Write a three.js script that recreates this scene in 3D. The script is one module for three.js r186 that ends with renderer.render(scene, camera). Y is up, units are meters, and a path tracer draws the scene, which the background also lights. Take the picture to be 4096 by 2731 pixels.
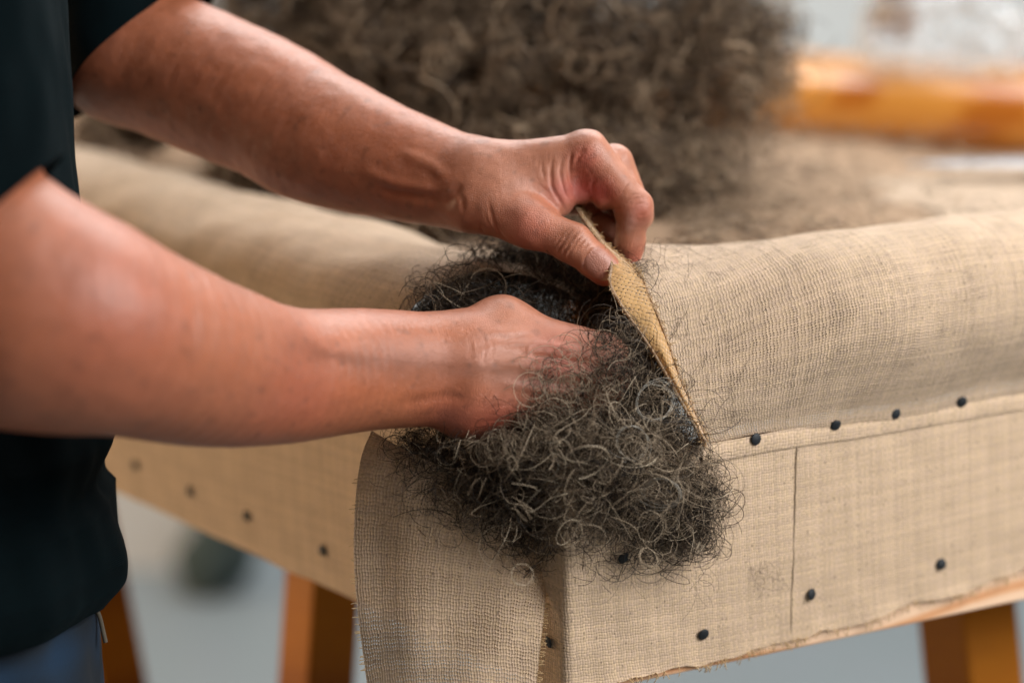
import * as THREE from 'three';
import { mergeGeometries } from 'three/addons/utils/BufferGeometryUtils.js';
import { ImprovedNoise } from 'three/addons/math/ImprovedNoise.js';
import { RectAreaLightUniformsLib } from 'three/addons/lights/RectAreaLightUniformsLib.js';

// ---------------------------------------------------------------- camera, light, exposure
const W = 1024, H = 682.67, F = 2560, TILT = 14 * Math.PI / 180, YC = 1.38, D0 = 1.70;
const scene = new THREE.Scene();
const renderer = new THREE.WebGLRenderer({ antialias: true });
renderer.toneMapping = THREE.LinearToneMapping;
renderer.toneMappingExposure = 1.08;
renderer.shadowMap.enabled = true;
const camera = new THREE.PerspectiveCamera(2 * Math.atan(H / 2 / F) * 180 / Math.PI, W / H, 0.05, 60);
camera.position.set(0, YC, 0);
camera.lookAt(0, YC - Math.sin(TILT), -Math.cos(TILT));
camera.focus = 1.655;
camera.userData.fStop = 2.05;
scene.background = new THREE.Color().setRGB(0.125, 0.093, 0.066);      // the unseen rest of the workshop
RectAreaLightUniformsLib.init();

const thingGroup = (name, label, category, group) => {
  const o = new THREE.Group(); o.name = name; scene.add(o);
  o.userData = { label, category }; if (group) o.userData.group = group;
  return o;
};
function mesh(name, geo, mat, parent = scene) {
  const m = new THREE.Mesh(geo, mat); m.name = name; m.castShadow = m.receiveShadow = true; parent.add(m); return m;
}
// daylight windows of the workshop, outside the frame: pane, frame and the light they let in
function daylightWindow(pos, target, w, h, intensity, color, label) {
  const g = thingGroup('window', label, 'window');
  g.position.copy(pos); g.lookAt(target);
  const paneMat = new THREE.MeshStandardMaterial({ color: 0x202428, emissive: new THREE.Color(color), emissiveIntensity: 1.2, roughness: 0.3 });
  mesh('pane', new THREE.BoxGeometry(w, h, 0.01), paneMat, g).position.z = -0.02;
  const fm = new THREE.MeshStandardMaterial({ color: 0xd8d8d4, roughness: 0.5 });
  for (const s of [-1, 1]) {
    mesh('frame', new THREE.BoxGeometry(0.06, h + 0.12, 0.06), fm, g).position.set(s * (w / 2 + 0.033), 0, -0.03);
    mesh('frame', new THREE.BoxGeometry(w, 0.06, 0.06), fm, g).position.set(0, s * (h / 2 + 0.033), -0.03);
  }
  const l = new THREE.RectAreaLight(new THREE.Color(color), intensity, w, h);
  l.position.copy(pos); l.lookAt(target); scene.add(l);
}
daylightWindow(new THREE.Vector3(0.55, 2.95, -3.4), new THREE.Vector3(0.0, 0.95, -1.75), 2.4, 1.6, 6.6, 0xfffdfb, 'bright skylight above the bench');
daylightWindow(new THREE.Vector3(1.5, 1.95, -1.0), new THREE.Vector3(0.15, 0.95, -1.65), 1.2, 1.2, 10.5, 0xfffdfb, 'tall bright window beyond the right end of the bench');
daylightWindow(new THREE.Vector3(-3.0, 1.45, -2.7), new THREE.Vector3(-0.2, 0.8, -2.0), 1.4, 1.4, 10, 0xffdab0, 'bright window behind the worker');

// ---------------------------------------------------------------- helpers
const V = (x, y, z) => new THREE.Vector3(x, y, z);
const sT = Math.sin(TILT), cT = Math.cos(TILT);
const FWD = V(0, -sT, -cT), UPC = V(0, cT, -sT), RGT = V(1, 0, 0), CAM = V(0, YC, 0);
function P(px, py, dz = 0) {                       // photo pixel (1024 wide) + mm beyond the 1.70 m working distance
  const d = D0 + dz / 1000;
  return CAM.clone().addScaledVector(FWD, d).addScaledVector(RGT, (px - W / 2) / F * d).addScaledVector(UPC, (H / 2 - py) / F * d);
}
const rayDir = (px, py) => FWD.clone().addScaledVector(RGT, (px - W / 2) / F).addScaledVector(UPC, (H / 2 - py) / F).normalize();
function rayPlane(px, py, pt, n) {
  const d = rayDir(px, py), t = pt.clone().sub(CAM).dot(n) / d.dot(n);
  return CAM.clone().addScaledVector(d, t);
}
function rng(seed) { let a = seed >>> 0; return () => { a = a + 0x6D2B79F5 | 0; let t = Math.imul(a ^ a >>> 15, 1 | a); t = t + Math.imul(t ^ t >>> 7, 61 | t) ^ t; return ((t ^ t >>> 14) >>> 0) / 4294967296; }; }
const perlin = new ImprovedNoise();
const N3 = (x, y, z) => perlin.noise(x + 57.3, y + 31.7, z + 11.9);
const clamp = (x, a, b) => x < a ? a : x > b ? b : x, lerp = (a, b, t) => a + (b - a) * t;
const sstep = (a, b, x) => { const t = clamp((x - a) / (b - a), 0, 1); return t * t * (3 - 2 * t); };
const lin = (r, g, b) => new THREE.Color().setRGB(r, g, b);

function gridSurface(nu, nv, fn, uvfn) {           // fn(u,v) -> Vector3, u,v in 0..1
  const pos = [], uv = [], idx = [];
  for (let j = 0; j <= nv; j++) for (let i = 0; i <= nu; i++) {
    const p = fn(i / nu, j / nv); pos.push(p.x, p.y, p.z);
    const q = uvfn ? uvfn(i / nu, j / nv, p) : [i / nu, j / nv]; uv.push(q[0], q[1]);
  }
  for (let j = 0; j < nv; j++) for (let i = 0; i < nu; i++) {
    const a = j * (nu + 1) + i, b = a + 1, c = a + nu + 1, d = c + 1; idx.push(a, b, d, a, d, c);
  }
  const g = new THREE.BufferGeometry();
  g.setAttribute('position', new THREE.Float32BufferAttribute(pos, 3));
  g.setAttribute('uv', new THREE.Float32BufferAttribute(uv, 2));
  g.setIndex(idx); g.computeVertexNormals(); return g;
}
function solidify(g, t) {                          // gives a sheet thickness t along -normal
  const p = g.attributes.position, n = g.attributes.normal, q = g.clone(), c = p.count;
  for (let i = 0; i < c; i++) q.attributes.position.setXYZ(i, p.getX(i) - n.getX(i) * t, p.getY(i) - n.getY(i) * t, p.getZ(i) - n.getZ(i) * t);
  const a = q.index.array; for (let i = 0; i < a.length; i += 3) { const s = a[i]; a[i] = a[i + 1]; a[i + 1] = s; }
  q.computeVertexNormals(); return mergeGeometries([g, q]);
}
function tube(pts, r, sides = 6, seg = 40, closed = false) {
  return new THREE.TubeGeometry(new THREE.CatmullRomCurve3(pts, closed), seg, r, sides, closed);
}
function beamBetween(a, b, w, d, refDir) {         // square post from a to b, w across refDir, d across the other
  const ax = b.clone().sub(a), L = ax.length(); ax.normalize();
  const x = refDir.clone().addScaledVector(ax, -refDir.dot(ax)).normalize(), z = x.clone().cross(ax);
  const s = new THREE.Shape(), r = 0.004, hw = w / 2, hd = d / 2;
  s.moveTo(-hw + r, -hd); s.lineTo(hw - r, -hd); s.quadraticCurveTo(hw, -hd, hw, -hd + r); s.lineTo(hw, hd - r); s.quadraticCurveTo(hw, hd, hw - r, hd);
  s.lineTo(-hw + r, hd); s.quadraticCurveTo(-hw, hd, -hw, hd - r); s.lineTo(-hw, -hd + r); s.quadraticCurveTo(-hw, -hd, -hw + r, -hd);
  const g = new THREE.ExtrudeGeometry(s, { depth: L, bevelEnabled: false, curveSegments: 4 });
  g.applyMatrix4(new THREE.Matrix4().makeBasis(x, z.clone().negate(), ax).setPosition(a));
  return g;
}

// ---------------------------------------------------------------- signed-distance modelling (bodies, hair masses)
class Field {
  constructor() { this.limbs = 0; this.p = []; this.g = []; this.noise = []; }
  cap(a, b, ra, rb, k = 0.006, n = null, f = 1) {
    const ba = b.clone().sub(a), c = a.clone().add(b).multiplyScalar(0.5);
    this.p.push({ grp: -1, ax: a.x, ay: a.y, az: a.z, bx: ba.x, by: ba.y, bz: ba.z, bb: Math.max(ba.lengthSq(), 1e-12), ra, rb, k, n, f, cx: c.x, cy: c.y, cz: c.z, R: ba.length() / 2 + Math.max(ra, rb) + k }); return this;
  }
  chain(j, k, n, f) { for (let i = 0; i + 1 < j.length; i++) this.cap(j[i][0], j[i + 1][0], j[i][1], j[i + 1][1], k, n, Array.isArray(f) ? f[i] : f); return this; }
  limb(j, k, n, f) {                               // one smooth tapering limb through the joints
    const c = new THREE.CatmullRomCurve3(j.map((q) => q[0]), false, 'centripetal'), m = j.length - 1, N = m * 7, R = j.map((q) => q[1]), fa = Array.isArray(f) ? f : R.map(() => f || 1);
    const cub = (A, t) => { const i = Math.min(m - 1, Math.floor(t)), u = t - i, a = A[Math.max(0, i - 1)], b = A[i], d = A[i + 1], e = A[Math.min(m, i + 2)]; return 0.5 * (2 * b + (d - a) * u + (2 * a - 5 * b + 4 * d - e) * u * u + (3 * b - a - 3 * d + e) * u * u * u); };
    let p = c.getPoint(0), r = R[0];
    for (let i = 1; i <= N; i++) { const t = i / N * m, q = c.getPoint(i / N), s = cub(R, t), ff = fa[Math.min(fa.length - 1, Math.floor(t))], f2 = fa[Math.min(fa.length - 1, Math.floor(t) + 1)]; this.cap(p, q, r, s, k, n, lerp(ff, f2, t - Math.floor(t))); this.p[this.p.length - 1].grp = this.limbs; p = q; r = s; }
    this.limbs++;
    return this;
  }
  groove(pts, depth, width) {
    const c = V(0, 0, 0); pts.forEach((q) => c.add(q)); c.multiplyScalar(1 / pts.length);
    let R = 0; pts.forEach((q) => R = Math.max(R, q.distanceTo(c)));
    this.g.push({ pts, depth, width, cx: c.x, cy: c.y, cz: c.z, R: R + width * 2.6 }); return this;
  }
  lists(x, y, z, r) {
    return { p: this.p.filter((q) => Math.hypot(x - q.cx, y - q.cy, z - q.cz) < q.R * (q.f > 1 ? 1 : 1) + r + 0.012), g: this.g.filter((q) => Math.hypot(x - q.cx, y - q.cy, z - q.cz) < q.R + r) };
  }
  at(x, y, z, L = this) {
    let d = 1e3, dl = 1e3, cg = -1, ck = 0;
    const join = () => { if (cg < 0) return; const w = ck - Math.abs(d - dl); d = Math.min(d, dl) - (w > 0 ? w * w / ck / 4 : 0); cg = -1; dl = 1e3; };
    for (const q of L.p) {
      if (q.grp !== cg) join();
      let px = x - q.ax, py = y - q.ay, pz = z - q.az;
      const h = clamp((px * q.bx + py * q.by + pz * q.bz) / q.bb, 0, 1);
      px -= q.bx * h; py -= q.by * h; pz -= q.bz * h;
      if (q.n) { const t = (px * q.n.x + py * q.n.y + pz * q.n.z) * (q.f - 1); px += q.n.x * t; py += q.n.y * t; pz += q.n.z * t; }
      const e = Math.sqrt(px * px + py * py + pz * pz) - (q.ra + (q.rb - q.ra) * h);
      if (q.grp >= 0) { cg = q.grp; ck = q.k; dl = Math.min(dl, e); continue; }
      const w = q.k - Math.abs(d - e);
      d = Math.min(d, e) - (w > 0 ? w * w / q.k / 4 : 0);
    }
    join();
    for (const q of L.g) {
      const pts = q.pts; let m = 1e9, tt = 0.5;
      for (let i = 0; i + 1 < pts.length; i++) {
        const a = pts[i], b = pts[i + 1], bx = b.x - a.x, by = b.y - a.y, bz = b.z - a.z, px = x - a.x, py = y - a.y, pz = z - a.z;
        const h = clamp((px * bx + py * by + pz * bz) / (bx * bx + by * by + bz * bz + 1e-12), 0, 1);
        const ex = px - bx * h, ey = py - by * h, ez = pz - bz * h, e = ex * ex + ey * ey + ez * ez; if (e < m) { m = e; tt = (i + h) / (pts.length - 1); }
      }
      m /= q.width * q.width; if (m < 6) d += q.depth * Math.exp(-m) * Math.min(1, 3.2 * Math.min(tt, 1 - tt) + 0.04);
    }
    for (const [amp, sc] of this.noise) d += amp * N3(x / sc, y / sc, z / sc);
    return d;
  }
  cast(px, py) {                                   // first surface point along a photo pixel's ray
    const d = rayDir(px, py); let t = 0.9;
    for (let i = 0; i < 400; i++) { const e = this.at(CAM.x + d.x * t, CAM.y + d.y * t, CAM.z + d.z * t); if (e < 1e-4) break; t += Math.min(e * 0.7, 0.02); if (t > 4) return null; }
    return CAM.clone().addScaledVector(d, t);
  }
  trace(list, depth, width) { const pts = list.map(([x, y]) => this.cast(x, y)).filter(Boolean); const s = pts.length > 2 ? new THREE.CatmullRomCurve3(pts).getPoints(pts.length * 3) : pts; return { pts: s, depth, width }; }
  mesh(cell, colorFn) {
    const lo = V(1e9, 1e9, 1e9), hi = V(-1e9, -1e9, -1e9), nz = this.noise.reduce((s, q) => s + q[0], 0);
    for (const q of this.p) { const r = Math.max(q.ra, q.rb); for (const c of [[q.ax, q.ay, q.az], [q.ax + q.bx, q.ay + q.by, q.az + q.bz]]) { lo.min(V(c[0] - r, c[1] - r, c[2] - r)); hi.max(V(c[0] + r, c[1] + r, c[2] + r)); } }
    lo.addScalar(-nz - cell * 3); hi.addScalar(nz + cell * 3);
    const B = 8, bd = [0, 1, 2].map((i) => Math.ceil((hi.getComponent(i) - lo.getComponent(i)) / cell / B)), nx = bd[0] * B + 1, ny = bd[1] * B + 1, nzz = bd[2] * B + 1;
    const val = new Float32Array(nx * ny * nzz).fill(1), map = new Int32Array(nx * ny * nzz).fill(-1), act = [];
    const hd = B * cell * 0.5 * Math.sqrt(3);
    for (let k = 0; k < bd[2]; k++) for (let j = 0; j < bd[1]; j++) for (let i = 0; i < bd[0]; i++) {
      const cx = lo.x + (i + 0.5) * B * cell, cy = lo.y + (j + 0.5) * B * cell, cz = lo.z + (k + 0.5) * B * cell, d = this.at(cx, cy, cz);
      const on = Math.abs(d) < hd * 1.7 + nz + 0.004;
      if (!on) { if (d < 0) for (let c = 0; c <= B; c++) for (let b = 0; b <= B; b++) for (let a = 0; a <= B; a++) { const id = ((k * B + c) * ny + j * B + b) * nx + i * B + a; if (val[id] === 1) val[id] = -1; } continue; }
      act.push([i, j, k, this.lists(cx, cy, cz, hd)]);
    }
    for (const [i, j, k, L] of act) for (let c = 0; c <= B; c++) for (let b = 0; b <= B; b++) for (let a = 0; a <= B; a++) {
      const x = i * B + a, y = j * B + b, z = k * B + c; val[(z * ny + y) * nx + x] = this.at(lo.x + x * cell, lo.y + y * cell, lo.z + z * cell, L) || 1e-9;
    }
    const pos = [], nor = [], col = [], idx = [], off = [[0, 0, 0], [1, 0, 0], [0, 1, 0], [1, 1, 0], [0, 0, 1], [1, 0, 1], [0, 1, 1], [1, 1, 1]];
    const edges = [[0, 1], [2, 3], [4, 5], [6, 7], [0, 2], [1, 3], [4, 6], [5, 7], [0, 4], [1, 5], [2, 6], [3, 7]], v8 = new Array(8), e = cell * 0.5;
    for (const [i, j, k, L] of act) for (let c = 0; c < B; c++) for (let b = 0; b < B; b++) for (let a = 0; a < B; a++) {
      const x = i * B + a, y = j * B + b, z = k * B + c; let m = 0;
      for (let q = 0; q < 8; q++) { v8[q] = val[((z + off[q][2]) * ny + y + off[q][1]) * nx + x + off[q][0]]; if (v8[q] < 0) m++; }
      if (m === 0 || m === 8) continue;
      let sx = 0, sy = 0, sz = 0, n = 0;
      for (const [p, q] of edges) if ((v8[p] < 0) !== (v8[q] < 0)) { const t = v8[p] / (v8[p] - v8[q]); sx += lerp(off[p][0], off[q][0], t); sy += lerp(off[p][1], off[q][1], t); sz += lerp(off[p][2], off[q][2], t); n++; }
      const X = lo.x + (x + sx / n) * cell, Y = lo.y + (y + sy / n) * cell, Z = lo.z + (z + sz / n) * cell;
      map[(z * ny + y) * nx + x] = pos.length / 3; pos.push(X, Y, Z);
      const g1 = this.at(X + e, Y - e, Z - e, L), g2 = this.at(X - e, Y - e, Z + e, L), g3 = this.at(X - e, Y + e, Z - e, L), g4 = this.at(X + e, Y + e, Z + e, L);
      const gx = g1 - g2 - g3 + g4, gy = -g1 - g2 + g3 + g4, gz = -g1 + g2 - g3 + g4, gl = Math.hypot(gx, gy, gz) || 1; nor.push(gx / gl, gy / gl, gz / gl);
      if (colorFn) col.push(...colorFn(X, Y, Z));
    }
    const quad = (a, b, c, d, flip) => { if (a < 0 || b < 0 || c < 0 || d < 0) return; flip ? idx.push(a, c, b, a, d, c) : idx.push(a, b, c, a, c, d); };
    const at = (x, y, z) => map[(z * ny + y) * nx + x];
    for (const [i, j, k] of act) for (let c = 0; c < B; c++) for (let b = 0; b < B; b++) for (let a = 0; a < B; a++) {
      const x = i * B + a, y = j * B + b, z = k * B + c, id = (z * ny + y) * nx + x, s = val[id] < 0; if (!x || !y || !z) continue;
      if (s !== (val[id + 1] < 0)) quad(at(x, y - 1, z - 1), at(x, y, z - 1), at(x, y, z), at(x, y - 1, z), !s);
      if (s !== (val[id + nx] < 0)) quad(at(x - 1, y, z - 1), at(x - 1, y, z), at(x, y, z), at(x, y, z - 1), !s);
      if (s !== (val[id + nx * ny] < 0)) quad(at(x - 1, y - 1, z), at(x, y - 1, z), at(x, y, z), at(x - 1, y, z), !s);
    }
    const g = new THREE.BufferGeometry();
    g.setAttribute('position', new THREE.Float32BufferAttribute(pos, 3)); g.setAttribute('normal', new THREE.Float32BufferAttribute(nor, 3));
    if (colorFn) g.setAttribute('color', new THREE.Float32BufferAttribute(col, 3));
    g.setIndex(idx); return g;
  }
}

// ---------------------------------------------------------------- procedural materials
function dataTex(size, fn, srgb = true) {
  const d = new Uint8Array(size * size * 4);
  for (let y = 0; y < size; y++) for (let x = 0; x < size; x++) { const c = fn(x / size, y / size, x, y), i = (y * size + x) * 4; d[i] = clamp(c[0], 0, 1) * 255; d[i + 1] = clamp(c[1], 0, 1) * 255; d[i + 2] = clamp(c[2], 0, 1) * 255; d[i + 3] = (c[3] === undefined ? 1 : clamp(c[3], 0, 1)) * 255; }
  const t = new THREE.DataTexture(d, size, size); t.wrapS = t.wrapT = THREE.RepeatWrapping; t.magFilter = THREE.LinearFilter; t.minFilter = THREE.LinearFilter;
  if (srgb) t.colorSpace = THREE.SRGBColorSpace; t.needsUpdate = true; return t;
}
function hash(i, j, s) { let h = Math.imul(i, 374761393) ^ Math.imul(j, 668265263) ^ Math.imul(s, 2246822519); h = Math.imul(h ^ h >>> 13, 1274126177); return ((h ^ h >>> 16) >>> 0) / 4294967296; }
// plain-weave jute: N threads each way; cover = share of the pitch a thread fills; returns colour+holes and relief
function weave(size, n, cover, seed, base) {
  const cols = new Float32Array(size * size * 4), hgt = new Float32Array(size * size), tau = Math.PI * 2;
  const low = (u, v, f, s) => 0.5 * Math.sin(tau * (u * f + hash(1, f, s))) * Math.sin(tau * (v * (f + 1) + hash(2, f, s))) + 0.5 * Math.sin(tau * ((u + v) * f + hash(3, f, s))) ;
  for (let y = 0; y < size; y++) for (let x = 0; x < size; x++) {
    const u = x / size, v = y / size;
    const tx = u * n + 0.12 * Math.sin(tau * (v * 5 + 0.2)) * Math.sin(tau * u * 3) + 0.12 * Math.sin(tau * (v * 17 + u * 4)), ty = v * n + 0.12 * Math.sin(tau * (u * 4 + 0.6)) * Math.sin(tau * v * 3) + 0.12 * Math.sin(tau * (u * 19 + v * 3));
    const i0 = Math.floor(tx), j0 = Math.floor(ty), i = ((i0 % n) + n) % n, j = ((j0 % n) + n) % n, a = tx - i0 - 0.5, b = ty - j0 - 0.5;
    const zone = 0.045 * low(u, v, 2, seed) + 0.035 * low(u, v, 5, seed + 3);
    const wi = cover * (0.82 + 0.36 * hash(i, 7, seed)) + zone + 0.10 * Math.sin(tau * (v * (3 + (i % 5)) + hash(i, 9, seed))), wj = cover * (0.82 + 0.36 * hash(j, 8, seed)) + zone + 0.10 * Math.sin(tau * (u * (3 + (j % 5)) + hash(j, 10, seed)));
    const inW = Math.abs(a) < wi / 2, inF = Math.abs(b) < wj / 2, par = (i + j) & 1;
    const prW = inW ? Math.sqrt(Math.max(0, 1 - (a / wi * 2) ** 2)) : 0, prF = inF ? Math.sqrt(Math.max(0, 1 - (b / wj * 2) ** 2)) : 0;
    const upW = (par ? 1 : -1) * Math.cos(Math.PI * b), upF = (par ? -1 : 1) * Math.cos(Math.PI * a);
    const zW = inW ? prW * 0.5 + upW * 0.5 : -9, zF = inF ? prF * 0.5 + upF * 0.5 : -9, top = zW > zF, q = (y * size + x);
    const hole = !inW && !inF; let tone = 1;
    if (!hole) {
      tone = top ? 0.86 + 0.28 * hash(i, 3, seed) : 0.86 + 0.28 * hash(j, 4, seed);
      const fib = top ? hash(Math.floor((a * 9 + 50) + b * 2 * (b > 0 ? 1 : -1)), i * 31 + Math.floor(ty * 0.8), seed) : hash(Math.floor((b * 9 + 50)), j * 37 + Math.floor(tx * 0.8), seed + 1);
      tone *= 0.9 + 0.2 * fib; tone *= 1 + 0.05 * low(u, v, 3, seed + 8);
    }
    const fleck = hash(Math.floor(tx * 1.7), Math.floor(ty * 1.3), seed + 5) > 0.996 ? 0.55 : 1;
    const warm = 1 + 0.05 * (hash(i, j, seed + 2) - 0.5);
    for (let c = 0; c < 3; c++) cols[q * 4 + c] = base[c] * tone * fleck * (c === 2 ? 2 - warm : warm);
    cols[q * 4 + 3] = hole ? 0 : 1; hgt[q] = hole ? 0 : clamp(0.5 + 0.5 * Math.max(zW, zF), 0, 1);
  }
  const toS = (l) => l <= 0.0031308 ? 12.92 * l : 1.055 * Math.pow(l, 1 / 2.4) - 0.055;
  const map = dataTex(size, (u, v, x, y) => { const q = (y * size + x) * 4; return [toS(cols[q]), toS(cols[q + 1]), toS(cols[q + 2]), cols[q + 3]]; });
  const bump = dataTex(size, (u, v, x, y) => { const h = hgt[y * size + x]; return [h, h, h]; }, false);
  return { map, bump };
}
const JUTE = [0.555, 0.41, 0.28];
const openWeave = weave(1024, 84, 0.755, 3, JUTE), flapWeave = weave(1024, 84, 0.76, 21, JUTE), tightWeave = weave(1024, 84, 1.02, 11, JUTE), backlitWeave = weave(1024, 84, 0.80, 5, [0.68, 0.40, 0.15]);  // last weave: gold base paints in the light shining through the hem
const TILE = 84 * 0.00195;                                            // metres covered by one tile of 84 threads
const uvm = (g, s = 1) => { const a = g.attributes.uv; for (let i = 0; i < a.count; i++) a.setXY(i, a.getX(i) / TILE * s, a.getY(i) / TILE * s); return g; };
const openJute = new THREE.MeshPhysicalMaterial({ map: openWeave.map, alphaTest: 0.5, bumpMap: openWeave.bump, bumpScale: 0.0009, roughness: 0.92, side: THREE.DoubleSide, transmission: 0.16, thickness: 0, sheen: 0.08, sheenColor: lin(0.9, 0.85, 0.8), sheenRoughness: 0.6 });
const tightJute = new THREE.MeshPhysicalMaterial({ map: tightWeave.map, bumpMap: tightWeave.bump, bumpScale: 0.0009, roughness: 0.92, side: THREE.DoubleSide, sheen: 0.05, sheenColor: lin(0.9, 0.85, 0.8), sheenRoughness: 0.6 });
const hemJute = new THREE.MeshPhysicalMaterial({ map: backlitWeave.map, alphaTest: 0.5, bumpMap: backlitWeave.bump, bumpScale: 0.0006, roughness: 0.9, side: THREE.DoubleSide, transmission: 0.5, thickness: 0 });
const flapJute = openJute.clone(); flapJute.map = flapWeave.map; flapJute.bumpMap = flapWeave.bump; flapJute.transmission = 0.08;
const fringe = new THREE.MeshStandardMaterial({ color: lin(0.55, 0.38, 0.2), roughness: 0.9 });
function woodTex(light, dark, seed, rings = 9) {
  return dataTex(512, (u, v) => {
    const w = 0.06 * Math.sin(Math.PI * 2 * (u + hash(1, 1, seed))) + 0.03 * Math.sin(Math.PI * 2 * (u * 2 + 0.3)), g = 0.5 + 0.5 * Math.sin(Math.PI * 2 * (v + w) * rings + 2 * Math.sin(Math.PI * 2 * (v * 2 + seed))), f = hash(Math.floor(u * 40), Math.floor(v * 256), seed), t = Math.pow(g, 3) * 0.75 + f * 0.15;
    return [0, 1, 2].map((c) => lerp(light[c], dark[c], t));
  });
}
const pine = new THREE.MeshStandardMaterial({ map: woodTex([0.93, 0.80, 0.68], [0.80, 0.55, 0.36], 3, 5), roughness: 0.55 });
const amber = new THREE.MeshPhysicalMaterial({ map: woodTex([0.70, 0.42, 0.0], [0.56, 0.30, 0.0], 7, 7), roughness: 0.5, specularIntensity: 0.5 });
const tackIron = new THREE.MeshStandardMaterial({ color: lin(0.012, 0.016, 0.02), roughness: 0.6, metalness: 0.3 });
const hairMat = new THREE.MeshPhysicalMaterial({ color: 0xffffff, vertexColors: true, roughness: 0.5, specularIntensity: 0.5 });
const coreMat = new THREE.MeshStandardMaterial({ color: lin(0.19, 0.155, 0.12), roughness: 1 });

// ---------------------------------------------------------------- setting: floor and far wall
const floorTex = dataTex(512, (u, v) => { const n = 0.03 * N3(u * 9, v * 9, 1) + 0.02 * N3(u * 40, v * 40, 2); return [0.49 + n, 0.535 + n, 0.56 + n]; });
const floorGeo = new THREE.PlaneGeometry(14, 14, 1, 1).rotateX(-Math.PI / 2);
const floor = mesh('floor', floorGeo, new THREE.MeshStandardMaterial({ map: floorTex, roughness: 0.6 })); floor.position.set(0, 0, -4.5); floor.userData.kind = 'structure';
const wallTex = dataTex(256, (u, v) => { const n = 0.015 * N3(u * 7, v * 7, 5); return [0.885 + n, 0.925 + n, 0.945 + n]; });
const wall = mesh('back_wall', new THREE.BoxGeometry(14, 3.2, 0.1), new THREE.MeshStandardMaterial({ map: wallTex, roughness: 0.9 })); wall.position.set(0, 1.6, -4.75); wall.userData.kind = 'structure';

// ---------------------------------------------------------------- the upholstered frame
const CORNER = P(566, 698, -40);
const aR = 60.8 * Math.PI / 180, aL = 38.8 * Math.PI / 180;
const RD = V(Math.sin(aR), 0, -Math.cos(aR)), LD = V(-Math.sin(aL), 0, -Math.cos(aL)), NR = V(Math.cos(aR), 0, Math.sin(aR)), NL = V(-Math.cos(aL), 0, Math.sin(aL)), UP = V(0, 1, 0);
const atR = (s, o, h) => CORNER.clone().addScaledVector(RD, s).addScaledVector(NR, o).addScaledVector(UP, h);
const atL = (s, o, h) => CORNER.clone().addScaledVector(LD, s).addScaledVector(NL, o).addScaledVector(UP, h);
const onR = (px, py, o = 0) => rayPlane(px, py, atR(0, o, 0), NR), onL = (px, py, o = 0) => rayPlane(px, py, atL(0, o, 0), NL);
const HF = onR(757, 440).y - CORNER.y;                                // height of the tacked fold
console.log('fold height', HF.toFixed(3), 'corner', CORNER.toArray().map((x) => x.toFixed(3)).join(' '));
const frame = thingGroup('upholstered_frame', 'pine frame covered in tan hessian, edge roll half stuffed at its corner', 'upholstered frame');
const LENR = 1.0, LENL = 1.15;
{ // pine rails
  const rail = (name, dir, n, len, inset) => {
    const s = new THREE.Shape(), r = 0.0025, y1 = HF - 0.004;
    s.moveTo(-0.028, 0); s.lineTo(-r, 0); s.quadraticCurveTo(0, 0, 0, r); s.lineTo(0, y1); s.lineTo(-0.028, y1); s.closePath();
    const g = new THREE.ExtrudeGeometry(s, { depth: len - inset, bevelEnabled: false });
    const p = g.attributes.position, uv = g.attributes.uv;
    for (let i = 0; i < p.count; i++) uv.setXY(i, p.getZ(i) / 0.5, p.getY(i) / 0.16 + p.getX(i) * 3);
    g.applyMatrix4(new THREE.Matrix4().makeBasis(n, UP, dir).setPosition(CORNER.clone().addScaledVector(dir, inset)));
    if (new THREE.Matrix4().makeBasis(n, UP, dir).determinant() < 0) { const q = g.toNonIndexed(), a = q.attributes; for (const k in a) { const t = a[k], z = t.itemSize; for (let i = 0; i < t.count; i += 3) for (let c = 0; c < z; c++) { const x = t.array[(i + 1) * z + c]; t.array[(i + 1) * z + c] = t.array[(i + 2) * z + c]; t.array[(i + 2) * z + c] = x; } } mesh(name, q, pine, frame); return; }
    mesh(name, g, pine, frame);
  };
  rail('rail', RD, NR, LENR, 0.0); rail('rail', LD, NL, LENL, 0.034);
}
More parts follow.
